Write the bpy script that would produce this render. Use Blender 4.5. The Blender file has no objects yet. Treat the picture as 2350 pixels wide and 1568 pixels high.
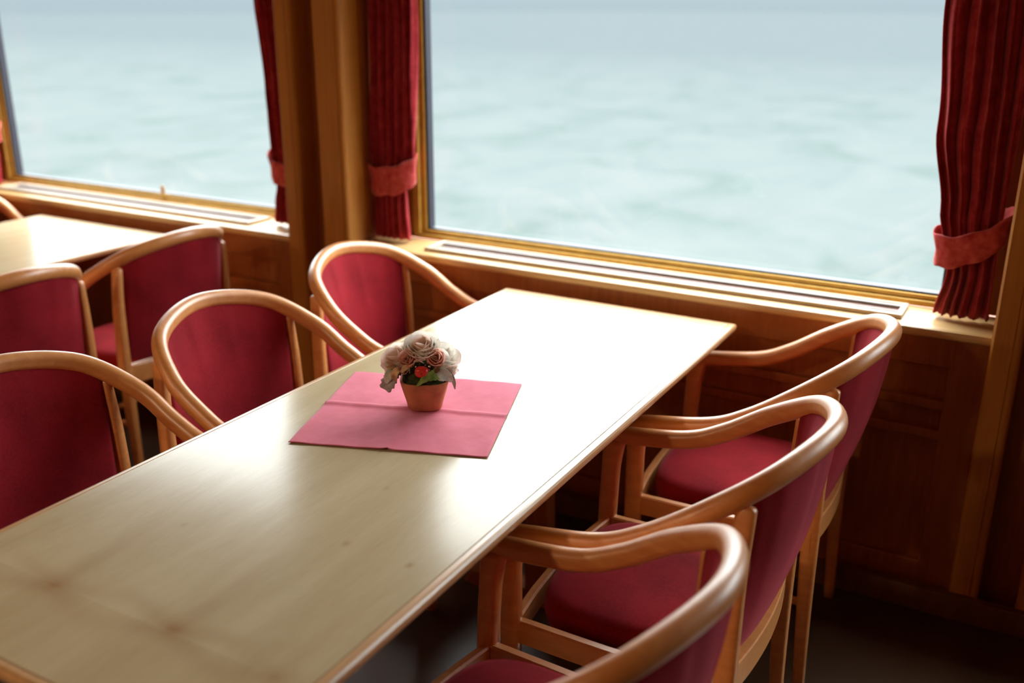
import bpy, math, random
from mathutils import Vector, Matrix
random.seed(7)
PI = math.pi
sc = bpy.context.scene
C = sc.collection

# ------------------------------------------------------------------ camera, world, exposure
FPX, YAW, PITCH, ROLL = 2254.9, 0.51005864, 0.32998178, 0.00446735
cy_, sy_, cp_, sp_ = math.cos(YAW), math.sin(YAW), math.cos(PITCH), math.sin(PITCH)
fw = Vector((-sy_*cp_, cy_*cp_, -sp_)); rt = Vector((cy_, sy_, 0)); up = rt.cross(fw)
r2 = rt*math.cos(ROLL) + up*math.sin(ROLL); u2 = -rt*math.sin(ROLL) + up*math.cos(ROLL)
cd = bpy.data.cameras.new('camera'); cam = bpy.data.objects.new('camera', cd); C.objects.link(cam)
cam.matrix_world = Matrix(((r2.x, u2.x, -fw.x, 0), (r2.y, u2.y, -fw.y, 0), (r2.z, u2.z, -fw.z, 1.59), (0, 0, 0, 1)))
cd.sensor_width = 36; cd.lens = 36*FPX/2350; cd.clip_start = .05; cd.clip_end = 2000
cd.dof.use_dof = True; cd.dof.focus_distance = 2.03; cd.dof.aperture_fstop = 1.8
sc.camera = cam
sc.view_settings.view_transform = 'Standard'; sc.view_settings.look = 'None'
sc.view_settings.gamma = 1; sc.view_settings.use_curve_mapping = False
sc.view_settings.exposure = 0.0
SKY = 1.0
FILL = 135.0  # strength of the unseen fill lights added to lift the wood tones
FILLS = [(-1.9, -1.3, 'round warm ceiling lamp nearer the front table'), (-4.0, -1.3, 'round warm ceiling lamp nearer the left table')]

world = bpy.data.worlds.new('world'); sc.world = world; world.use_nodes = True
wn = world.node_tree; wn.nodes.clear()
wo = wn.nodes.new('ShaderNodeOutputWorld'); bg = wn.nodes.new('ShaderNodeBackground')
tc = wn.nodes.new('ShaderNodeTexCoord'); sx = wn.nodes.new('ShaderNodeSeparateXYZ'); rp = wn.nodes.new('ShaderNodeValToRGB')
wn.links.new(tc.outputs['Generated'], sx.inputs[0]); wn.links.new(sx.outputs['Z'], rp.inputs[0])
wn.links.new(rp.outputs[0], bg.inputs[0]); wn.links.new(bg.outputs[0], wo.inputs[0])
e = rp.color_ramp.elements                      # overcast sky: zenith several times brighter than the misty horizon
e[0].position = 0.0; e[0].color = (.031, .0385, .0420, 1)
e[1].position = 1.0; e[1].color = (1, .99, .96, 1)
for p, c in ((.05, (.040, .050, .054, 1)), (.22, (.34, .37, .38, 1)), (.5, (.82, .85, .85, 1))):
    q = e.new(p); q.color = c
bg.inputs[1].default_value = 17*SKY

# ------------------------------------------------------------------ materials
def mat(name):
    m = bpy.data.materials.new(name); m.use_nodes = True
    return m, m.node_tree, m.node_tree.nodes['Principled BSDF']
def coords(nt, scale=(1, 1, 1)):
    t = nt.nodes.new('ShaderNodeTexCoord'); mp = nt.nodes.new('ShaderNodeMapping')
    mp.inputs['Scale'].default_value = scale
    nt.links.new(t.outputs['Object'], mp.inputs[0]); return mp.outputs[0]
def noise(nt, vec, scale, detail=4, rough=.55, dist=0):
    n = nt.nodes.new('ShaderNodeTexNoise'); nt.links.new(vec, n.inputs['Vector'])
    n.inputs['Scale'].default_value = scale; n.inputs['Detail'].default_value = detail
    n.inputs['Roughness'].default_value = rough; n.inputs['Distortion'].default_value = dist
    return n.outputs['Fac']
def ramp(nt, fac, stops):
    r = nt.nodes.new('ShaderNodeValToRGB'); nt.links.new(fac, r.inputs[0])
    el = r.color_ramp.elements
    el[0].position, el[0].color = stops[0][0], (*stops[0][1], 1)
    el[1].position, el[1].color = stops[-1][0], (*stops[-1][1], 1)
    for p, c in stops[1:-1]:
        q = el.new(p); q.color = (*c, 1)
    return r.outputs[0]
def bump(nt, b, h, strength, dist=.002):
    n = nt.nodes.new('ShaderNodeBump'); n.inputs['Strength'].default_value = strength; n.inputs['Distance'].default_value = dist
    nt.links.new(h, n.inputs['Height']); nt.links.new(n.outputs[0], b.inputs['Normal'])
def math_(nt, op, a, b=None, c=None):
    n = nt.nodes.new('ShaderNodeMath'); n.operation = op
    for i, v in enumerate((a, b, c)):
        if v is None: continue
        if isinstance(v, (int, float)): n.inputs[i].default_value = v
        else: nt.links.new(v, n.inputs[i])
    return n.outputs[0]
def wood(name, lo, hi, rough, scale=(1, 1, 1), ns=14, coat=.3, spec=.5, crough=.2):
    m, nt, b = mat(name)
    v = coords(nt, scale)
    f = noise(nt, v, ns, 6, .6, .6)
    nt.links.new(ramp(nt, f, [(.3, lo), (.7, hi)]), b.inputs['Base Color'])
    b.inputs['Roughness'].default_value = rough; b.inputs['Coat Weight'].default_value = coat
    b.inputs['Coat Roughness'].default_value = crough; b.inputs['Specular IOR Level'].default_value = spec
    bump(nt, b, f, .06)
    return m
M = {}
M['beech'] = wood('beech', (.64, .235, .058), (.76, .33, .095), .42, (6, 1.2, 6), 8, 1.0, .6, .36)
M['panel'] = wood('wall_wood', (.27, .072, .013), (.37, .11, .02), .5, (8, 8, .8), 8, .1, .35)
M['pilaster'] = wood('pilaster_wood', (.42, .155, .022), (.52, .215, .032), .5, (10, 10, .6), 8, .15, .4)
M['sill'] = wood('sill_wood', (.62, .38, .15), (.72, .47, .21), .36, (.7, 8, 8), 8, .5, .5, .3)
M['edge'] = wood('table_edging', (.50, .27, .11), (.60, .35, .16), .3, (6, 1, 6), 8, .5, .5)
M['dark_wood'] = wood('dark_wood', (.10, .035, .012), (.16, .06, .02), .5, (6, 6, 1), 8, .1)
M['oldlamp'] = wood('ceiling_wood', (.26, .15, .08), (.32, .19, .10), .6, (1, 6, 6), 8, .0)

def veneer():
    m, nt, b = mat('maple_veneer')
    t = nt.nodes.new('ShaderNodeTexCoord'); obj = t.outputs['Object']
    mp = nt.nodes.new('ShaderNodeMapping'); mp.inputs['Scale'].default_value = (46, 3.2, 1); nt.links.new(obj, mp.inputs[0])
    fine = noise(nt, mp.outputs[0], 7, 6, .65, .3)
    mp2 = nt.nodes.new('ShaderNodeMapping'); mp2.inputs['Scale'].default_value = (5, .8, 1); nt.links.new(obj, mp2.inputs[0])
    broad = noise(nt, mp2.outputs[0], 1.6, 4, .5, .8)
    s = nt.nodes.new('ShaderNodeSeparateXYZ'); nt.links.new(obj, s.inputs[0])
    col = ramp(nt, math_(nt, 'ADD', math_(nt, 'MULTIPLY', fine, .35), math_(nt, 'MULTIPLY', broad, .65)),
               [(.30, (.45, .35, .20)), (.52, (.52, .42, .26)), (.7, (.57, .475, .305))])
    # feathered figure of the book-matched veneer: pairs of dark plumes running out from small knots
    total = None
    for (kx, ky, kk) in ((-.996, .797, 1.0), (-1.241, .788, .9), (-.80, .79, .55), (-1.14, 1.10, .0)):
        if kk == 0: continue
        dx = math_(nt, 'SUBTRACT', s.outputs['X'], kx); dy = math_(nt, 'SUBTRACT', s.outputs['Y'], ky)
        adx = math_(nt, 'ABSOLUTE', dx)
        # the plume bends away from the joint: |dy| small, growing with dx
        off = math_(nt, 'SUBTRACT', math_(nt, 'ABSOLUTE', dy), math_(nt, 'MULTIPLY', adx, .28))
        g1 = math_(nt, 'EXPONENT', math_(nt, 'MULTIPLY', math_(nt, 'MULTIPLY', off, off), -2600))
        g2 = math_(nt, 'EXPONENT', math_(nt, 'MULTIPLY', adx, -17))
        g3 = math_(nt, 'EXPONENT', math_(nt, 'MULTIPLY', math_(nt, 'ADD', math_(nt, 'MULTIPLY', dx, dx), math_(nt, 'MULTIPLY', dy, dy)), -9000))
        g = math_(nt, 'MULTIPLY', math_(nt, 'ADD', math_(nt, 'MULTIPLY', g1, g2), math_(nt, 'MULTIPLY', g3, .3)), kk*.62)
        gy = math_(nt, 'MULTIPLY', math_(nt, 'EXPONENT', math_(nt, 'MULTIPLY', math_(nt, 'MULTIPLY', dx, dx), -2500)), math_(nt, 'EXPONENT', math_(nt, 'MULTIPLY', math_(nt, 'ABSOLUTE', math_(nt, 'SUBTRACT', dy, .03)), -7)))
        g = math_(nt, 'ADD', g, math_(nt, 'MULTIPLY', math_(nt, 'MULTIPLY', gy, math_(nt, 'GREATER_THAN', dy, 0.0)), kk*.32))
        total = g if total is None else math_(nt, 'ADD', total, g)
    for (kx, ky, kk) in ((-.931, 1.108, .5), (-.802, 1.105, .55), (-.99, 1.30, .3), (-1.21, 1.02, .25)):
        dx = math_(nt, 'SUBTRACT', s.outputs['X'], kx); dy = math_(nt, 'SUBTRACT', s.outputs['Y'], ky)
        g = math_(nt, 'MULTIPLY', math_(nt, 'EXPONENT', math_(nt, 'MULTIPLY', math_(nt, 'ADD', math_(nt, 'MULTIPLY', math_(nt, 'MULTIPLY', dx, dx), 2.2), math_(nt, 'MULTIPLY', dy, dy)), -16000)), kk)
        total = math_(nt, 'ADD', total, g)
    total = math_(nt, 'MINIMUM', math_(nt, 'MULTIPLY', total, math_(nt, 'ADD', broad, .45)), .8)
    # the crosswise joint: near leaf a touch darker
    jn = nt.nodes.new('ShaderNodeMath'); jn.operation = 'LESS_THAN'; nt.links.new(s.outputs['Y'], jn.inputs[0]); jn.inputs[1].default_value = .792
    mx0 = nt.nodes.new('ShaderNodeMixRGB'); mx0.blend_type = 'MULTIPLY'; nt.links.new(math_(nt, 'MULTIPLY', jn.outputs[0], .55), mx0.inputs[0])
    nt.links.new(col, mx0.inputs[1]); mx0.inputs[2].default_value = (.88, .84, .76, 1)
    mx = nt.nodes.new('ShaderNodeMixRGB'); nt.links.new(total, mx.inputs[0]); nt.links.new(mx0.outputs[0], mx.inputs[1])
    mx.inputs[2].default_value = (.30, .145, .055, 1)
    nt.links.new(mx.outputs[0], b.inputs['Base Color'])
    b.inputs['Roughness'].default_value = .19; b.inputs['Specular IOR Level'].default_value = .36
    b.inputs['Coat Weight'].default_value = .0
    bump(nt, b, fine, .035, .001)
    return m
M['veneer'] = veneer()

def cloth(name, lo, hi, sheen=.6, sheen_tint=(.9, .3, .35), ns=160, big=9, rough=.9, transl=0):
    m, nt, b = mat(name)
    v = coords(nt)
    f = noise(nt, v, ns, 3, .6); g = noise(nt, v, big, 3, .5)
    f2 = math_(nt, 'ADD', math_(nt, 'MULTIPLY', f, .4), math_(nt, 'MULTIPLY', g, .6))
    nt.links.new(ramp(nt, f2, [(.36, lo), (.64, hi)]), b.inputs['Base Color'])
    b.inputs['Roughness'].default_value = rough; b.inputs['Sheen Weight'].default_value = sheen
    b.inputs['Sheen Roughness'].default_value = .4; b.inputs['Sheen Tint'].default_value = (*sheen_tint, 1)
    b.inputs['Specular IOR Level'].default_value = .15
    bump(nt, b, f, .25, .001)
    if transl:
        tr = nt.nodes.new('ShaderNodeBsdfTranslucent'); tr.inputs[0].default_value = (*hi, 1)
        mix = nt.nodes.new('ShaderNodeMixShader'); mix.inputs[0].default_value = transl
        nt.links.new(b.outputs[0], mix.inputs[1]); nt.links.new(tr.outputs[0], mix.inputs[2])
        nt.links.new(mix.outputs[0], nt.nodes['Material Output'].inputs['Surface'])
    return m
M['velvet'] = cloth('crimson_upholstery', (.20, .006, .011), (.31, .011, .019), .45, (.95, .22, .27))
M['curtain'] = cloth('curtain_red', (.26, .010, .016), (.44, .04, .05), .5, (.95, .45, .45), 90, 30, .95, .12)
M['tie'] = cloth('tieback_red', (.40, .03, .035), (.62, .11, .10), .6, (.95, .5, .45), 60, 45, .95, .05)
M['carpet'] = cloth('floor_covering', (.045, .026, .014), (.07, .04, .02), .0, (.5, .4, .3), 220, 3, .3)
M['carpet'].node_tree.nodes['Principled BSDF'].inputs['Specular IOR Level'].default_value = .6
M['napkin'] = cloth('napkin_paper', (.60, .13, .185), (.68, .17, .235), .5, (1, .55, .65), 45, 12, .8)

def simple(name, col, rough=.5, metal=0, spec=.5, nz=0, scale=30, sss=0):
    m, nt, b = mat(name)
    v = coords(nt); f = noise(nt, v, scale, 4)
    c2 = tuple(min(1, x*(1+nz)) for x in col); c1 = tuple(x*(1-nz) for x in col)
    nt.links.new(ramp(nt, f, [(.35, c1), (.65, c2)]), b.inputs['Base Color'])
    b.inputs['Roughness'].default_value = rough; b.inputs['Metallic'].default_value = metal
    b.inputs['Specular IOR Level'].default_value = spec
    return m
M['brass'] = simple('bronze_frame', (.50, .30, .055), .42, .35, .5, .08)
M['gasket'] = simple('black_gasket', (.02, .02, .035), .5)
M['alu'] = simple('grille_aluminium', (.34, .32, .31), .6, 0, .3, .05)
M['cream'] = simple('cream_frame', (.52, .42, .29), .4, 0, .5, .04)
M['steel'] = simple('bracket_steel', (.8, .78, .72), .3, .7)
M['terracotta'] = simple('terracotta', (.46, .175, .085), .85, 0, .2, .14, 38)
def petal_mat(name, col, nz):
    m, nt, b = mat(name); v = coords(nt); f = noise(nt, v, 40, 4)
    c = ramp(nt, f, [(.35, tuple(x*(1-nz) for x in col)), (.65, tuple(min(1, x*(1+nz)) for x in col))])
    nt.links.new(c, b.inputs['Base Color']); b.inputs['Roughness'].default_value = .7; b.inputs['Specular IOR Level'].default_value = .2
    tr = nt.nodes.new('ShaderNodeBsdfTranslucent'); nt.links.new(c, tr.inputs[0])
    x = nt.nodes.new('ShaderNodeMixShader'); x.inputs[0].default_value = .45
    nt.links.new(b.outputs[0], x.inputs[1]); nt.links.new(tr.outputs[0], x.inputs[2]); nt.links.new(x.outputs[0], nt.nodes['Material Output'].inputs['Surface'])
    return m
M['petal_white'] = petal_mat('petal_cream', (.98, .94, .87), .02)
M['petal_pink'] = petal_mat('petal_pink', (.95, .62, .53), .05)
M['petal_core'] = petal_mat('petal_blush', (.96, .79, .69), .04)
M['leaf'] = simple('leaf_green', (.16, .25, .05), .5, 0, .4, .55, 60)
M['leaf_pale'] = simple('leaf_silver', (.50, .55, .46), .55, 0, .4, .25, 60)
M['leaf_grey'] = simple('leaf_grey', (.34, .34, .30), .6, 0, .3, .4, 70)
M['moss'] = simple('moss', (.045, .055, .02), .95, 0, .1, .5, 90)
M['twig'] = simple('twig', (.16, .08, .035), .8, 0, .2, .3, 60)
M['berry'] = simple('berry', (.62, .025, .015), .35, 0, .5, .15, 40)
M['bead'] = simple('bead', (.8, .8, .78), .12, .9)
M['dried'] = simple('dried_petal', (.62, .40, .22), .7, 0, .2, .3, 50)
M['backing'] = simple('panel_dark', (.12, .035, .012), .6)

def glass_mat():
    m, nt, b = mat('window_glass'); nt.nodes.remove(b)
    t = nt.nodes.new('ShaderNodeBsdfTransparent'); t.inputs[0].default_value = (.97, .985, .985, 1)
    g = nt.nodes.new('ShaderNodeBsdfGlossy'); g.inputs['Roughness'].default_value = .02
    f = nt.nodes.new('ShaderNodeLayerWeight'); f.inputs[0].default_value = .5      # Schlick reflection, the same from both faces
    fr = math_(nt, 'ADD', math_(nt, 'MULTIPLY', math_(nt, 'POWER', f.outputs['Facing'], 5), .35), .02)
    x = nt.nodes.new('ShaderNodeMixShader'); nt.links.new(fr, x.inputs[0])
    nt.links.new(t.outputs[0], x.inputs[1]); nt.links.new(g.outputs[0], x.inputs[2])
    nt.links.new(x.outputs[0], nt.nodes['Material Output'].inputs['Surface'])
    return m
M['glass'] = glass_mat()

def water_mat():
    m, nt, b = mat('lake_water')
    v = coords(nt, (1, .75, 1))
    a = noise(nt, v, .30, 4, .62, 1.0); w = noise(nt, v, 2.2, 5, .6, .5)
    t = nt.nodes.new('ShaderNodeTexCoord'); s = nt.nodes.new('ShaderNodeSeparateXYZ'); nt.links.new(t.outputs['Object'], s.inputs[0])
    # glare painted into the colour: paler near the hull, dimmer further out
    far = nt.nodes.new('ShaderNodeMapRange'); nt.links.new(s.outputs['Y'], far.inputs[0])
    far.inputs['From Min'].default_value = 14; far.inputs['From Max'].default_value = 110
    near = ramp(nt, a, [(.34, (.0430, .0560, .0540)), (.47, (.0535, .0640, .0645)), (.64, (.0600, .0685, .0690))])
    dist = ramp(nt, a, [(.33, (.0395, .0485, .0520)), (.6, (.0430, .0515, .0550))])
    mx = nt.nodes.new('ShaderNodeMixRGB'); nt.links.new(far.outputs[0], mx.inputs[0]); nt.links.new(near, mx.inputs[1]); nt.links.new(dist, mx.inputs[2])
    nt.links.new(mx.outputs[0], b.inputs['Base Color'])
    b.inputs['Roughness'].default_value = .6; b.inputs['Specular IOR Level'].default_value = 0.0      # milky, silt-laden water
    bump(nt, b, w, .5, .1)
    return m
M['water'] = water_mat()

# ------------------------------------------------------------------ helpers
def link(name, verts, faces, m, parent=None, smooth=False, bevel=0, seg=2, solid=0, sub=0, split=None):
    me = bpy.data.meshes.new(name); me.from_pydata([tuple(v) for v in verts], [], faces); me.validate(); me.update()
    o = bpy.data.objects.new(name, me); C.objects.link(o)
    me.materials.append(M[m] if isinstance(m, str) else m)
    if smooth:
        for p in me.polygons: p.use_smooth = True
    if parent: o.parent = parent
    if solid:
        s = o.modifiers.new('s', 'SOLIDIFY'); s.thickness = solid; s.offset = 0
    if bevel:
        b = o.modifiers.new('b', 'BEVEL'); b.width = bevel; b.segments = seg; b.limit_method = 'ANGLE'; b.angle_limit = .6
        for p in me.polygons: p.use_smooth = True
        w = o.modifiers.new('w', 'WEIGHTED_NORMAL'); w.keep_sharp = True
    if sub:
        s = o.modifiers.new('u', 'SUBSURF'); s.levels = sub; s.render_levels = sub
    return o
def boxes(lst):
    V, F = [], []
    for (x0, x1, y0, y1, z0, z1) in lst:
        n = len(V)
        V += [(x, y, z) for x in (x0, x1) for y in (y0, y1) for z in (z0, z1)]
        F += [tuple(n+i for i in f) for f in ((0, 1, 3, 2), (4, 6, 7, 5), (0, 4, 5, 1), (2, 3, 7, 6), (0, 2, 6, 4), (1, 5, 7, 3))]
    return V, F
def box(name, dims, m, parent=None, bevel=.002):
    V, F = boxes(dims if isinstance(dims, list) else [dims]); return link(name, V, F, m, parent, bevel=bevel)
def empty(name, loc=(0, 0, 0), rz=0):
    o = bpy.data.objects.new(name, None); C.objects.link(o); o.location = loc; o.rotation_euler = (0, 0, rz); o.empty_display_size = .1
    return o
def tag(o, label, cat, group=None):
    o['label'] = label; o['category'] = cat
    if group: o['group'] = group
    return o
def struct(o): o['kind'] = 'structure'; return o
def ring(c, ax, ay, hx, hy, n=16, p=2.6):
    out = []
    for i in range(n):
        a = 2*PI*i/n; ca, sa = math.cos(a), math.sin(a)
        u = math.copysign(abs(ca)**(2/p), ca)*hx; v = math.copysign(abs(sa)**(2/p), sa)*hy
        out.append(Vector(c)+ax*u+ay*v)
    return out
def loft(rings, cap=True):
    n = len(rings[0]); V = [v for r in rings for v in r]; F = []
    for k in range(len(rings)-1):
        for i in range(n):
            j = (i+1) % n; F.append((k*n+i, k*n+j, (k+1)*n+j, (k+1)*n+i))
    if cap:
        F.append(tuple(range(n-1, -1, -1))); F.append(tuple((len(rings)-1)*n+i for i in range(n)))
    return V, F
def cat(P, n=8):
    P = [Vector(p) for p in P]; P = [2*P[0]-P[1]]+P+[2*P[-1]-P[-2]]; o = []
    for i in range(1, len(P)-2):
        a, b, c, d = P[i-1:i+3]
        for k in range(n):
            t = k/n; o.append(.5*((2*b)+(-a+c)*t+(2*a-5*b+4*c-d)*t*t+(-a+3*b-3*c+d)*t**3))
    o.append(P[-2]); return o
X, Y, Z = Vector((1, 0, 0)), Vector((0, 1, 0)), Vector((0, 0, 1))
def post(pts, hx, hy, n=16, p=3.2, steps=6, round_top=False):
    """vertical member through points, with half sizes interpolated"""
    path = cat(pts, steps); m = len(path)-1; R = []
    for i, c in enumerate(path):
        t = i/m*(len(hx)-1); k = min(int(t), len(hx)-2); f = t-k
        R.append(ring(c, X, Y, hx[k]*(1-f)+hx[k+1]*f, hy[k]*(1-f)+hy[k+1]*f, n, p))
    if round_top:
        c = path[-1]; a, b = hx[-1], hy[-1]
        for k in (1, 2, 3):
            q = k/3*PI/2*.95; R.append(ring(c+Z*(math.sin(q)*min(a, b)*.8), X, Y, a*math.cos(q), b*math.cos(q), n, p))
    return loft(R)
def sweep(path, sec, closed_caps=True, up=Z):
    R = []; m = len(path)
    for i, c in enumerate(path):
        t = (path[min(i+1, m-1)]-path[max(i-1, 0)]).normalized()
        N = t.cross(up).normalized(); B = N.cross(t).normalized()
        R.append([c+N*u+B*v for u, v in sec(i/(m-1))])
    return loft(R, closed_caps)

# ------------------------------------------------------------------ outdoors
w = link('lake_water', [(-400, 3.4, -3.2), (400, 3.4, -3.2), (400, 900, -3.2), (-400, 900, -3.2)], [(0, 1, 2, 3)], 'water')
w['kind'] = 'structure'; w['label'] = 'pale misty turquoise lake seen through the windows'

# ------------------------------------------------------------------ room shell
XL, XR, YN, YW, ZC = -6.9, 2.6, -2.6, 2.66, 2.42
struct(box('floor', (XL, XR, YN, 3.0, -.1, 0), 'carpet', bevel=0))
struct(box('ceiling', (XL, XR, YN, 3.0, ZC, ZC+.08), 'oldlamp', bevel=0))
struct(box('wall_left', (XL-.1, XL, YN, 3.0, 0, ZC), 'panel', bevel=0))
struct(box('wall_right', (XR, XR+.1, YN, 3.0, 0, ZC), 'panel', bevel=0))
struct(box('wall_front', (XL, XR, YN-.1, YN, 0, ZC), 'panel', bevel=0))

PER = 2.303
bays = [(-2.113, -.09), (-2.113-PER, -.09-PER), (-2.113-2*PER, -.09-2*PER), (-2.113+PER, -.09+PER)]       # room-side openings between pilasters
ZS, ZT = .80, 2.05
wb = []
for a, b in bays:
    aa = max(a, XL)
    # lower wall: flush rails and stiles with two sunk panels
    ys, yb = YW, YW+.022
    wb += [(aa, b, yb, 3.0, 0, ZS-.025)]
    wb += [(aa, b, ys, yb, .695, ZS-.025), (aa, b, ys, yb, .575, .60), (aa, b, ys, yb, .0, .12), (aa, b, ys, yb, .49, .515)]
    for s0, s1 in ((aa, aa+.09), (b-.09, b), ((a+b)/2-.035, (a+b)/2+.035)):
        wb += [(s0, s1, ys-.0005, yb, .10, .74)]
    wb += [(aa, b, YW, 3.0, ZT, ZC)]
PIERS = (-2.393, -.09, -2.393-PER, -.09+PER)
for px in PIERS:                                              # pier cores
    wb += [(px, px+.28, 2.72, 3.0, 0, ZC)]
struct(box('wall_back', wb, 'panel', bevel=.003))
n = 0
for px in PIERS:
    for a, b in ((px, px+.072), (px+.165, px+.28)):
        n += 1
        # pilaster board with a rounded bead along its right edge
        prof = [(a, 2.72), (a, 2.632), (a+.006, 2.626), (b-.022, 2.626), (b-.020, 2.629), (b-.016, 2.629)]
        for k in range(6):
            q = PI*k/5*.5 - 0
            prof.append((b-.016+.016*math.sin(q), 2.642-.018*math.cos(q)))
        prof.append((b, 2.72))
        R = [[Vector((x, y, z)) for x, y in prof] for z in (0, ZC)]
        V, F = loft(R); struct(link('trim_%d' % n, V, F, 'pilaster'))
struct(box('baseboard_back', (-6.8, 2.5, 2.60, 2.6262, 0, .07), 'dark_wood'))

gl = [(-1.95, -.235), (-1.95-PER, -.235-PER), (-1.95-2*PER, -.235-2*PER), (-1.95+PER, -.235+PER)]
for i, ((a, b), (g0, g1)) in enumerate(zip(bays, gl)):
    a2 = max(a, XL)
    cx = (g0+g1)/2
    wnd = struct(empty('window_%d' % (i+1), (cx, 2.84, ZS)))
    def loc(l): return [(x0-cx, x1-cx, y0-2.84, y1-2.84, z0-ZS, z1-ZS) for x0, x1, y0, y1, z0, z1 in l]
    # stepped bronze frame
    fr = [(g0-.045, g1+.045, 2.842, 2.90, ZS+.001, ZS+.017), (g0-.03, g1+.03, 2.856, 2.90, ZS+.017, ZS+.031),
          (g0-.045, g1+.045, 2.842, 2.90, ZT-.03, ZT-.001),
          (g0-.045, g0-.018, 2.842, 2.90, ZS+.017, ZT-.03), (g0-.018, g0, 2.858, 2.90, ZS+.017, ZT-.03),
          (g1+.018, g1+.045, 2.842, 2.90, ZS+.017, ZT-.03), (g1, g1+.018, 2.858, 2.90, ZS+.017, ZT-.03)]
    box('window_frame', loc(fr), 'brass', wnd, .003)
    gk = [(g0, g1, 2.866, 2.90, ZS+.031, ZS+.037), (g0, g0+.009, 2.866, 2.90, ZS+.031, ZT-.03), (g1-.009, g1, 2.866, 2.90, ZS+.031, ZT-.03)]
    box('gasket', loc(gk), 'gasket', wnd, .001)
    box('glass_pane', loc([(g0+.002, g1-.002, 2.876, 2.882, ZS+.033, ZT-.03)]), 'glass', wnd, 0)
    # reveal boards between the pilaster and the frame, and the boxed wall beside the glass
    rv = [(a2, g0-.046, 2.85, 2.90, ZS, ZT), (g1+.046, b, 2.85, 2.90, ZS, ZT)]
    box('reveal_board', loc(rv), 'panel', wnd, .002)
    # sill
    zt = .80
    V, F = [], []
    prof = [(2.6445, zt-.012), (2.648, zt-.003), (2.655, zt), (2.8415, zt), (2.8415, zt-.025), (2.650, zt-.025), (2.6445, zt-.02)]
    R = [[Vector((x-cx, y-2.84, z-ZS)) for y, z in prof] for x in (a2, b)]
    V, F = loft(R); link('window_sill', V, F, 'sill', wnd)
    # vent grille lying on the sill
    if i < 2:
        e0, e1 = (-1.85, -.315) if i == 0 else (-1.85-PER, -.345-PER)
        v = empty('vent_grille', ((e0+e1)/2, 2.755, .80)); h = (e1-e0)/2
        box('frame', [(-h, h, -.062, -.050, 0, .012), (-h, h, .050, .062, 0, .012), (-h, -h+.016, -.05, .05, 0, .012), (h-.016, h, -.05, .05, 0, .012)], 'cream', v, .002)
        box('bed', (-h+.016, h-.016, -.05, .05, 0, .001), 'backing', v, 0)
        for k in range(5):
            y = -.047+k*.011
            V, F = boxes([(-h+.016, h-.016, y, y+.0065, .001, .005)]); link('slat', V, F, 'alu', v, bevel=.001)
        V, F = boxes([(-h+.016, h-.016, .034, .050, .001, .009)]); link('back_strip', V, F, 'alu', v, bevel=.001)
        tag(v, ['long pale ventilation grille on the sill of the large window', 'long pale ventilation grille on the sill of the left window'][i], 'vent grille', 'ventilation grilles on the window sills')

# little oval pull tab standing at the foot of the left window
tab = empty('window_tab', (-3.27, 2.852, .831))
tag(tab, 'small tan oval tab standing at the bottom of the left window frame', 'window tab')
R = [ring((0, 0, z), X, Y, .003+.011*math.sin(PI*min(1, z/.042)), .003, 12, 2) for z in [i*.042/8 for i in range(9)]]
V, F = loft(R); link('oval_plate', V, F, 'dried', tab, smooth=True)
box('foot', (-.008, .008, -.008, .006, -.002, .006), 'brass', tab, .001)

# ------------------------------------------------------------------ curtains
def curtain(name_loc, xl, xr, ybase, label, tiltdir, folds=5, amp=.017, tz=(1.06, .10), tie_tilt=.02, bottom=.812):
    """xl/xr: lists of (z, x) for the left and right edges"""
    def at(tbl, z):
        tbl = sorted(tbl)
        if z <= tbl[0][0]: return tbl[0][1]
        for (a, x), (b, y) in zip(tbl, tbl[1:]):
            if z <= b:
                t = (z-a)/(b-a); t = t*t*(3-2*t); return x+(y-x)*t
        return tbl[-1][1]
    cx = name_loc
    root = empty('curtain', (cx, ybase, bottom)); tag(root, label, 'curtain', 'red tied-back curtains')
    nz, nu = 60, 90; V, F = [], []
    for k in range(nz+1):
        z = bottom+(2.03-bottom)*k/nz
        x0, x1 = at(xl, z), at(xr, z)
        d = abs(z-tz[0]); am = amp*(.55+.45*min(1, d/.12))
        for i in range(nu+1):
            u = i/nu
            ph = 2*PI*folds*(u+.03*math.sin(z*5+u*7)+.02*math.sin(3*z))
            yy = am*(math.sin(ph)+.3*math.sin(2.3*ph+z*6))+.012*math.sin(PI*u)*-1
            V.append((x0+(x1-x0)*(u+.012*math.sin(2*ph))-cx, yy, z-bottom))
    for k in range(nz):
        for i in range(nu):
            a = k*(nu+1)+i; F.append((a, a+1, a+nu+2, a+nu+1))
    link('curtain_panel', V, F, 'curtain', root, smooth=True, solid=.003)
    # tieback: a broad band looped round the gathered cloth, dipping at the front
    zc, h = tz; x0, x1 = at(xl, zc), at(xr, zc); n = 48; V, F = [], []
    for j in range(9):
        t = j/8
        for i in range(n):
            a = 2*PI*i/n; ux = math.cos(a); fy = math.sin(a)
            flare = .004+.010*abs(t-.5)*2*(t > .5)
            w2 = (x1-x0)/2+.010+flare; dy = .036+flare
            z = zc+tie_tilt*ux*tiltdir + (.030*fy if fy < 0 else .01*fy) + h*(t-.5) + .003*math.sin(7*a)
            V.append(((x0+x1)/2+ux*w2*(1+.02*math.sin(5*a+t*3))-cx, fy*dy*(1+.05*math.sin(9*a+4*t)), z-bottom))
    for j in range(8):
        for i in range(n):
            F.append((j*n+i, j*n+(i+1) % n, (j+1)*n+(i+1) % n, (j+1)*n+i))
    link('tieback', V, F, 'tie', root, smooth=True, solid=.004)
    return root
YC = 2.765
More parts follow.
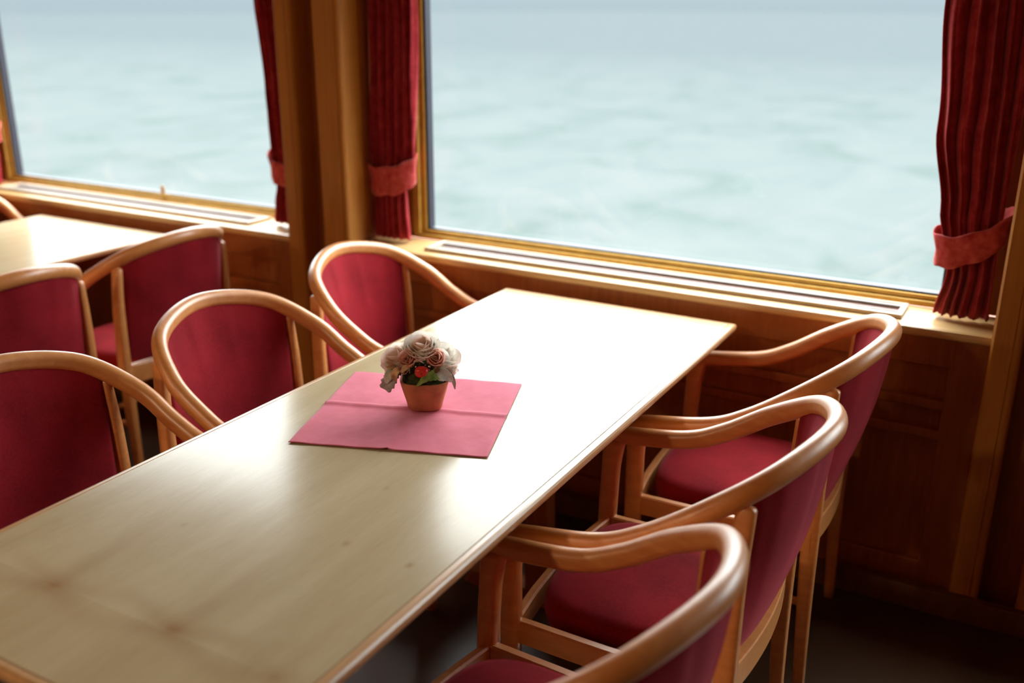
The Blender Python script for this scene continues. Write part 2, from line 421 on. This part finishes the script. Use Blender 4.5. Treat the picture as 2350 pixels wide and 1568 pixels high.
curtain(-2.0, [(.81, -2.098), (.97, -2.095), (1.09, -2.10), (1.3, -2.105), (1.7, -2.105)],
        [(.81, -1.948), (.93, -1.958), (1.0, -1.962), (1.10, -1.925), (1.25, -1.92), (1.6, -1.905), (2.0, -1.89)], YC,
        'red curtain lit pink along its edge at the left side of the large window', 1, 6, .016, (1.045, .10), .012)
curtain(-.17, [(.81, -.245), (.93, -.225), (1.0, -.245), (1.09, -.262), (1.3, -.30), (1.6, -.325), (2.0, -.34)],
        [(.81, -.11), (1.05, -.115), (1.6, -.11), (2.0, -.105)], YC,
        'dark red curtain in shadow at the right side of the large window', 1, 5, .018, (1.03, .085), .035)
curtain(-2.5, [(.81, -2.572), (.88, -2.56), (.95, -2.545), (1.02, -2.553), (1.09, -2.562), (1.3, -2.575), (1.6, -2.605), (2.0, -2.63)],
        [(.81, -2.455), (1.05, -2.46), (1.6, -2.45), (2.0, -2.445)], YC,
        'dark red curtain at the right edge of the left window, partly behind the pilaster', -1, 4, .016, (1.03, .085), .01)
curtain(-4.32, [(.81, -4.43), (1.05, -4.42), (1.6, -4.44), (2.0, -4.44)],
        [(.81, -4.20), (.95, -4.195), (1.05, -4.20), (1.3, -4.215), (1.6, -4.24), (2.0, -4.26)], YC,
        'pink-lit curtain at the far left edge of the left window', 1, 5, .018, (1.03, .085), .01)

# ------------------------------------------------------------------ tables
def table(x0, x1, y0, y1, label, legs):
    cx, cy = (x0+x1)/2, (y0+y1)/2
    t = empty('dining_table', (cx, cy, 0)); tag(t, label, 'table', 'long pale wooden dining tables')
    b = .019
    # the veneer field keeps the table's own world-scaled coordinates so the grain sits where it was cut
    V, F = boxes([(x0+b, x1-b, y0+b, y1-b, .730, .75)])
    o = link('tabletop', V, F, 'veneer', t); o.location = (-cx, -cy, 0)
    # rounded solid edging around the field, a fine groove where it meets the veneer
    prof = [(b-.0004, .730), (b-.0004, .7497), (b-.002, .7483), (b-.004, .7497), (.010, .7497)]
    for k in range(7):
        a = PI*k/6; prof.append((.008-.008*math.sin(a), .7385+.0112*math.cos(a)))
    prof.append((.012, .7265)); prof.append((b, .7265))
    R = []
    for sx_, sy_2, px, py in ((1, 1, x0, y0), (-1, 1, x1, y0), (-1, -1, x1, y1), (1, -1, x0, y1)):
        R.append([Vector((px+sx_*d-cx, py+sy_2*d-cy, z)) for d, z in prof])
    R.append(R[0]); V, F = loft(R, False)
    e = link('edge_band', V, F, 'edge', t)
    m = e.modifiers.new('b', 'BEVEL'); m.width = .002; m.segments = 1; m.limit_method = 'ANGLE'; m.angle_limit = 1.3
    hx, hy = (x1-x0)/2, (y1-y0)/2
    box('apron', [(-hx+.17, hx-.17, -hy+.15, -hy+.172, .695, .7302), (-hx+.17, hx-.17, hy-.172, hy-.15, .695, .7302),
                  (-hx+.17, -hx+.192, -hy+.172, hy-.172, .695, .7302), (hx-.192, hx-.17, -hy+.172, hy-.172, .695, .7302)], 'dark_wood', t)
    for ly in legs:
        V, F = post([(0, ly-cy, .04), (0, ly-cy, .690)], (.034, .034), (.034, .034), 20, 5, 4)
        p = link('pedestal', V, F, 'panel', t, smooth=False)
        V, F = post([(0, ly-cy, 0), (0, ly-cy, .04)], (.24, .22), (.035, .03), 24, 5, 3); link('foot', V, F, 'panel', t)
        V, F = boxes([(-.22, .22, ly-cy-.02, ly-cy+.02, .690, .7298)]); link('bearer', V, F, 'panel', t, bevel=.002)
    return t
table(-1.472, -.728, .622, 2.59, 'long pale maple table in the foreground with the pink napkin and flowers', (1.12, 2.13))
table(-3.716, -2.972, .62, 2.59, 'pale wooden table at the left edge below the left window', (1.12, 2.13))

# ------------------------------------------------------------------ chairs
HALF = [(.259, .26, .641), (.257, .087, .666), (.256, -.004, .704), (.246, -.107, .771), (.173, -.215, .84), (0, -.27, .87)]
RAIL = cat([Vector(p) for p in HALF] + [Vector((-p[0], p[1], p[2])) for p in HALF[-2::-1]], 10)
def rail_at(x):
    best = min((p for p in RAIL if p.y < -.1), key=lambda p: abs(p.x-x)); return best
def make_chair():
    t = empty('armchair')
    # bent-wood hoop forming arms and back rail, with a shallow groove round the outside
    def sec(s):
        k = min(1, min(s, 1-s)*40); k = .55+.45*math.sqrt(k)
        out = []
        for i in range(24):
            a = 2*PI*i/24; r = 1-.13*math.exp(-((((a+PI) % (2*PI))-PI)/.28)**2)
            out.append((math.cos(a)*.0195*r*k, math.sin(a)*.0215*k))
        return out
    path = [Vector((RAIL[0].x, RAIL[0].y+.012, RAIL[0].z-.001))] + RAIL + [Vector((RAIL[-1].x, RAIL[-1].y+.012, RAIL[-1].z-.001))]
    # which side is outside: path runs front-right -> back -> front-left
    V, F = sweep(path, sec)
    link('top_rail', V, F, 'beech', t, smooth=True)
    for s in (1, -1):
        # rear legs rise outside the backrest to the hoop
        V, F = post([(s*.229, -.180, 0), (s*.229, -.172, .22), (s*.229, -.168, .45), (s*.227, -.171, .65), (s*.219, -.177, .785)],
                    (.0135, .015, .0165, .014, .012), (.013, .017, .021, .019, .018), 16, 3.4, 5, True)
        link('leg', V, F, 'beech', t, smooth=True)
        V, F = post([(s*.238, .262, 0), (s*.240, .262, .2), (s*.242, .260, .42), (s*.249, .258, .56), (s*.256, .254, .633)],
                    (.0125, .0145, .0165, .0165, .0175), (.0135, .0175, .021, .021, .026), 16, 3.4, 5)
        link('leg', V, F, 'beech', t, smooth=True)
        V, F = sweep(cat([(s*.237, .245, .418), (s*.240, .03, .416), (s*.236, -.17, .418)], 6), lambda q: [(-.011, -.024), (.011, -.024), (.011, .022), (.007, .025), (-.007, .025), (-.011, .022)])
        link('side_rail', V, F, 'beech', t)
        V, F = sweep([Vector((s*.239, .25, .235)), Vector((s*.230, -.168, .25))], lambda q: [(.0085*math.cos(a*PI/5), .0105*math.sin(a*PI/5)) for a in range(10)])
        link('stretcher', V, F, 'beech', t, smooth=True)
        box('bracket', (min(s*.214, s*.228), max(s*.214, s*.228), -.165, -.135, .436, .4445), 'steel', t, .001)  # added pale plate standing in for the lit tip of the side rail
    V, F = sweep([Vector((-.238, .02, .2425)), Vector((.238, .02, .2425))], lambda q: [(.008*math.cos(a*PI/5), .010*math.sin(a*PI/5)) for a in range(10)])
    link('cross_stretcher', V, F, 'beech', t, smooth=True)
    V, F = sweep(cat([(-.236, .255, .416), (-.12, .268, .416), (0, .272, .416), (.12, .268, .416), (.236, .255, .416)], 5), lambda q: [(-.010, -.024), (.010, -.024), (.010, .021), (.006, .025), (-.006, .025), (-.010, .021)])
    link('front_rail', V, F, 'beech', t)
    # curved rail below the backrest
    V, F = sweep(cat([(-.232, -.158, .425), (-.17, -.170, .425), (-.09, -.180, .425), (0, -.184, .425), (.09, -.180, .425), (.17, -.170, .425), (.232, -.158, .425)], 5),
                 lambda q: [(-.010, -.033), (.010, -.033), (.012, -.028), (.012, .028), (.010, .032), (-.010, .032)])
    link('back_rail', V, F, 'beech', t)
    # seat pad: domed, rounded front
    nu, nv = 20, 20; V, F = [], []
    def outline(a):
        ca, sa = math.cos(a), math.sin(a)
        p = 3.6; u = math.copysign(abs(ca)**(2/p), ca); v = math.copysign(abs(sa)**(2/p), sa)
        w2 = .212-.018*max(0, -v)
        return Vector((u*w2, .048+v*.202, 0))
    R = []; N = 48
    for sc_, z in ((.9, .40), (.985, .405), (1.0, .42), (1.0, .44), (.985, .455), (.95, .466), (.86, .474), (.6, .482), (.3, .485), (.02, .486)):
        R.append([Vector((outline(2*PI*i/N).x*sc_, .048+(outline(2*PI*i/N).y-.048)*sc_, z)) for i in range(N)])
    V, F = loft(R); link('seat', V, F, 'velvet', t, smooth=True)
    # upholstered backrest hugging the curve of the hoop
    nx, nz = 26, 12; front, back = [], []
    for k in range(nz+1):
        f = k/nz
        for i in range(nx+1):
            u = -1+2*i/nx; x = u*.213
            p = rail_at(x); zt = p.z-.008; yt = p.y+.004
            zb = .458+.012*abs(u)**3
            bulge = .020*(1-abs(u)**4)*math.sin(PI*min(1, f*1.03))**.6 if 0 < f < 1 else 0
            yb = -.172+.014*u*u
            yy = yb*(1-f)+yt*f-.010*math.sin(PI*f)*(1-u*u)
            z = zb*(1-f)+zt*f; xx = x*(1-.03*(1-f))
            nrm = Vector((-u*.55, 1, 0)).normalized()
            th = .010
            front.append(Vector((xx, yy, z))+nrm*(th+bulge)); back.append(Vector((xx, yy, z))-nrm*(th+.35*bulge))
    V = front+back; n = len(front); F = []
    w_ = nx+1
    for k in range(nz):
        for i in range(nx):
            a = k*w_+i; F.append((a, a+1, a+w_+1, a+w_)); F.append((n+a+1, n+a, n+a+w_, n+a+w_+1))
    for i in range(nx):
        F.append((i+1, i, n+i, n+i+1)); a = nz*w_+i; F.append((a, a+1, n+a+1, n+a))
    for k in range(nz):
        a = k*w_; F.append((a, a+w_, n+a+w_, n+a)); a = k*w_+nx; F.append((a+w_, a, n+a, n+a+w_))
    link('backrest', V, F, 'velvet', t, smooth=True, sub=1)
    return t
chair0 = make_chair()
G = 'red upholstered bentwood armchairs'
spots = [
    (-.568, 1.113, 1.519, 'armchair nearest the camera on the right side of the front table'),
    (-.555, 1.698, 1.588, 'middle armchair on the right side of the front table'),
    (-.556, 2.313, 1.627, 'armchair nearest the window on the right side of the front table'),
    (-1.625, 1.136, -1.547, 'armchair left of the front table, nearest the camera, cut by the left frame edge'),
    (-1.602, 1.704, -1.576, 'armchair with dark red back, middle one on the left side of the front table'),
    (-1.654, 2.327, -1.554, 'armchair beside the window pilaster on the left side of the front table'),
    (-2.753, 2.255, 1.549, 'armchair seen from behind, drawn up to the left table under the left window'),
    (-2.739, 1.657, 1.517, 'armchair seen from behind at the left frame edge, second from the left window'),
    (-3.87, 2.338, -1.57, 'armchair beyond the left table, only a bit of its arm showing'),
]
def copy_tree(o, parent=None):
    c = o.copy(); C.objects.link(c); c.parent = parent
    for ch in list(o.children): copy_tree(ch, c)
    return c
chairs = [chair0]+[copy_tree(chair0) for _ in spots[1:]]
for ch, (x, y, r, lab) in zip(chairs, spots):
    ch.location = (x, y, 0); ch.rotation_euler = (0, 0, r); tag(ch, lab, 'chair', G)

# ------------------------------------------------------------------ added fill lights, out of view behind the camera
M['lamp'] = bpy.data.materials.new('lamp_glow'); M['lamp'].use_nodes = True
_b = M['lamp'].node_tree.nodes['Principled BSDF']; _b.inputs['Base Color'].default_value = (.9, .85, .75, 1)
_b.inputs['Emission Color'].default_value = (1, .72, .45, 1); _b.inputs['Emission Strength'].default_value = FILL
for x, y, lab in FILLS:
    l = empty('ceiling_lamp', (x, y, ZC)); tag(l, lab, 'ceiling lamp', 'round ceiling lamps')
    V, F = loft([ring((0, 0, z), X, Y, r, r, 40, 2) for z, r in ((-.03, .165), (-.03, .19), (-.002, .19))]); link('lamp_rim', V, F, 'brass', l)
    V, F = loft([ring((0, 0, z), X, Y, r, r, 40, 2) for z, r in ((-.055, .02), (-.052, .08), (-.044, .13), (-.031, .164))]); link('lamp_shade', V, F, 'lamp', l, smooth=True)

# ------------------------------------------------------------------ napkin
cn = [Vector(p) for p in ((-1.278, 1.360, 0), (-.893, 1.499, 0), (-1.025, 1.881, 0), (-1.412, 1.751, 0))]   # near-left, near-right, far-right, far-left
cc = sum(cn, Vector())/4
nap = link('napkin', [(0, 0, 0)], [], 'napkin')
N = 64; V, F = [], []
for j in range(N+1):
    for i in range(N+1):
        u, v = i/N, j/N
        p = (cn[0]*(1-u)+cn[1]*u)*(1-v)+(cn[3]*(1-u)+cn[2]*u)*v-cc
        z = .0012+.0042*math.exp(-((v-.515)/.016)**2)+.0022*math.exp(-((u-.5)/.018)**2)*(1 if v < .5 else .7)
        z += .0007*(1+math.sin(9*u+5*v)*math.sin(7*v-3*u))+.0005*(1+math.sin(31*u+12*v))
        z -= .0003
        if abs(v) < 1e-6 and abs(u-.5) < .012: p += Vector((0, .004, 0))
        V.append((p.x, p.y, max(.0004, z)))
for j in range(N):
    for i in range(N):
        a = j*(N+1)+i; F.append((a, a+1, a+N+2, a+N+1))
bpy.data.objects.remove(nap)
nap = link('napkin', V, F, 'napkin', smooth=True, solid=.0005); nap.location = (cc.x, cc.y, .7505)
tag(nap, 'dusky pink unfolded paper napkin under the flower pot', 'napkin')

# ------------------------------------------------------------------ flower arrangement
def ZAX(yaw): return Vector((math.cos(yaw), math.sin(yaw), 0))
pot = empty('flower_arrangement', (-1.141, 1.652, .7563), YAW)       # turned so that local +x runs to the right, -y to the camera
tag(pot, 'small terracotta pot of cream and pink artificial roses on the pink napkin', 'flower arrangement')
R = []
for z, r in ((0, .034), (.002, .037), (.02, .0415), (.045, .0485), (.065, .0535), (.067, .0535), (.067, .049), (.055, .046), (.052, .001)):
    R.append(ring((0, 0, z), X, Y, r, r, 40, 3.2))
V, F = loft(R); link('pot', V, F, 'terracotta', pot, smooth=True, bevel=0)
# moss mound
R = []
for k in range(9):
    a = k/8*PI/2
    rr = []
    for i in range(40):
        b = 2*PI*i/40; q = .0485*math.cos(a)*(1+.08*math.sin(5*b+k)+.05*random.random())+.0005
        rr.append(Vector((q*math.cos(b), q*math.sin(b), .063+.040*math.sin(a)**1.2+.002*random.random())))
    R.append(rr)
V, F = loft(R); link('moss', V, F, 'moss', pot, smooth=True)

def petal(cup, wid, hgt, curl, n=9):
    """petal patch: base at origin, rising along z, opening towards -r; returns grid of points in (side, out, up)"""
    g = []
    for j in range(n+1):
        t = j/n; row = []
        wd = wid*math.sin(PI*min(1, .10+.62*t))**.7*(1-.35*max(0, t-.75)/.25*(t > .75))
        out = cup*math.sin(t*PI*.55)+curl*max(0, t-.7)**2*9
        for i in range(n+1):
            s = -1+2*i/n; edge = 1-.12*abs(s)**3*(t)
            row.append((wd*s, out-.35*wd*s*s, hgt*t*edge))
        g.append(row)
    return g
def rose(center, axis, size, m_out, m_in, name='rose', layers=4, openness=1.0, seed=0, ruffle=.0):
    rnd = random.Random(seed)
    r = empty(name, center); r.parent = pot
    q = Vector((0, 0, 1)).rotation_difference(Vector(axis).normalized()); r.rotation_mode = 'QUATERNION'; r.rotation_quaternion = q
    spec = []
    for L in range(layers):
        f = (L+1)/layers; cnt = 3+L
        for k in range(cnt):
            spec.append((f, 2*PI*(k+.5*(L % 2)+.15*rnd.random())/cnt))
    Vo, Fo, Vi, Fi = [], [], [], []
    for f, a in spec:
        rad = size*(.10+.34*f**1.3*openness); hgt = size*(.78-.22*f)
        g = petal(size*.20*f*openness+size*.04, size*(.22+.34*f), hgt, size*.16*f*openness)
        V, F = (Vo, Fo) if f > .55 else (Vi, Fi)
        ca, sa = math.cos(a), math.sin(a); n0 = len(V); m = len(g)
        lift = size*.10*(1-f)+.0
        jit = rnd.random()*.08*size
        for row in g:
            for s, o, z in row:
                o2 = rad*.55+o; z2 = z+lift+jit*.5+ruffle*size*math.sin(s/size*14+a)
                V.append((ca*o2-sa*s, sa*o2+ca*s, z2-size*.35))
        for j in range(m-1):
            for i in range(m-1):
                b = n0+j*m+i; F.append((b, b+1, b+m+1, b+m))
    # calyx-side bulb closes the underside
    link('outer_petals', Vo, Fo, m_out, r, smooth=True)
    link('inner_petals', Vi, Fi, m_in, r, smooth=True)
    Rg = [ring((0, 0, -size*.36+size*.30*k/5), X, Y, size*(.06+.26*math.sin(PI*.5*k/5)), size*(.06+.26*math.sin(PI*.5*k/5)), 18, 2) for k in range(6)]
    V, F = loft(Rg); link('receptacle', V, F, m_out, r, smooth=True)
    return r
# px->local helper: 1 px of the photograph is about .92 mm here
def at(px, py, d=0.0):
    x = (px-971)*.00091; z = (943-py)*.00096
    return Vector((x, d, z-d*.38))
rose(at(967, 806, -.004), (0, -.55, 1), .066, 'petal_white', 'petal_core', layers=5, seed=1)
rose(at(1016, 826, .004), (.50, -.35, 1), .062, 'petal_white', 'petal_white', layers=4, seed=2)
rose(at(910, 832, .002), (-.50, -.5, .9), .064, 'petal_white', 'petal_core', layers=4, seed=3, ruffle=.02)
rose(at(941, 806, .030), (-.25, .2, 1), .048, 'petal_white', 'petal_white', layers=3, seed=8)
rose(at(935, 830, -.024), (-.15, -.9, .55), .036, 'petal_pink', 'petal_pink', 'rose_bud', 3, .9, 4)
rose(at(1000, 828, -.024), (.15, -.9, .55), .038, 'petal_pink', 'petal_pink', 'rose_bud', 3, .85, 5)
rose(at(1036, 855, -.004), (1, -.2, .1), .032, 'petal_white', 'petal_white', 'rose_bud', 3, .5, 6)
rose(at(893, 852, -.008), (-.9, -.5, .3), .036, 'petal_core', 'petal_white', 'rose_bud', 3, .8, 9)
rose(at(925, 850, -.016), (-.5, -.9, .3), .032, 'petal_core', 'petal_core', 'rose_bud', 3, .8, 11)
# berry with a calyx dimple
bp = at(968.5, 862, -.042); R = []
for k in range(13):
    a = -PI/2+PI*k/12; dim = 1-.25*math.exp(-((a-PI/2)/.35)**2)
    R.append(ring(bp+Vector((0, -math.sin(a)*.0125*dim, 0)), X, Z, max(.0004, math.cos(a)*.0155), max(.0004, math.cos(a)*.0130), 22, 2.3))
V, F = loft(R); b = link('berry', V, F, 'berry', pot, smooth=True)
Rr = [ring(bp+Vector((0, -.0085-.0022*k, 0)), X, Z, .0014, .0014, 8, 2) for k in range(2)]
V, F = loft(Rr); link('berry_tip', V, F, 'twig', b)
for (x, y, d, r_) in ((954, 850, -.034, .0024), (986, 849, -.036, .0030), (985.5, 857, -.038, .0024), (976, 846, -.03, .0018)):
    c = at(x, y, d); R = [ring(c+Z*(r_*math.sin(a)), X, Y, max(.0002, r_*math.cos(a)), max(.0002, r_*math.cos(a)), 12, 2) for a in [-PI/2+PI*k/8 for k in range(9)]]
    V, F = loft(R); link('bead', V, F, 'bead', pot, smooth=True)
def leaf(pts, widths, m, serr=0, fold=.25, name='leaf', nrm=Vector((0, -1, .5))):
    path = cat(pts, 6); n = len(path); V, F = [], []; nw = 8
    for i, p in enumerate(path):
        t = (path[min(i+1, n-1)]-path[max(i-1, 0)]).normalized(); S = t.cross(nrm).normalized(); N_ = S.cross(t).normalized()
        f = i/(n-1)*(len(widths)-1); k = min(int(f), len(widths)-2); wd = widths[k]*(1-(f-k))+widths[k+1]*(f-k)
        if serr: wd *= 1+serr*((i % 3)-1)
        for j in range(nw+1):
            s = -1+2*j/nw; V.append(p+S*wd*s+N_*wd*fold*abs(s))
    for i in range(n-1):
        for j in range(nw):
            a = i*(nw+1)+j; F.append((a, a+1, a+nw+2, a+nw+1))
    return link(name, V, F, m, pot, smooth=True, solid=.0007)
leaf([at(1018, 862, -.02), at(1002, 868, -.042), at(980, 876, -.052), at(955, 897, -.054)], (.003, .012, .011, .007, .001), 'leaf', .08)
leaf([at(985, 868, -.030), at(1005, 866, -.040), at(1025, 871, -.036), at(1038, 884, -.030)], (.003, .012, .015, .010, .003), 'leaf_pale', .06)
leaf([at(1024, 862, -.01), at(1034, 868, -.018), at(1041, 884, -.020), at(1044, 903, -.020)], (.002, .005, .005, .004, .001), 'leaf_pale')
leaf([at(920, 855, -.018), at(905, 862, -.036), at(893, 882, -.040), at(880, 904, -.038)], (.005, .013, .014, .016, .012), 'leaf_grey', .12, .3)
leaf([at(912, 850, -.025), at(900, 856, -.040), at(890, 872, -.044), at(884, 890, -.042)], (.004, .009, .009, .009, .002), 'leaf_pale', .05)
leaf([at(932, 788+6, .0), at(934, 800, -.012), at(938, 808, -.016)], (.001, .003, .001), 'leaf')
leaf([at(925, 856, -.03), at(912, 858, -.046), at(905, 870, -.050), at(908, 884, -.048)], (.003, .007, .008, .002), 'dried', .1, .5, 'dried_petal')
leaf([at(945, 846, -.03), at(930, 852, -.042), at(920, 864, -.046)], (.002, .006, .002), 'dried', .1, .4, 'dried_petal')
leaf([at(905, 846, -.03), at(896, 850, -.040), at(886, 852, -.044)], (.002, .006, .002), 'dried', .1, .4, 'dried_petal')
leaf([at(996, 850, -.03), at(1004, 855, -.040), at(1001, 864, -.042)], (.002, .006, .002), 'twig', .1, .4, 'dried_petal')
for (a, b_) in (((945, 850), (919, 841)), ((990, 850), (985, 838)), ((930, 858), (912, 866)), ((1000, 846), (1008, 838)), ((960, 850), (962, 838))):
    p, q = at(*a, -.028), at(*b_, -.036)
    V, F = sweep([p, (p+q)/2+Vector((.001, 0, .001)), q], lambda s: [(.0011*math.cos(k*PI/3), .0011*math.sin(k*PI/3)) for k in range(6)], up=Y)
    link('twig', V, F, 'twig', pot, smooth=True)
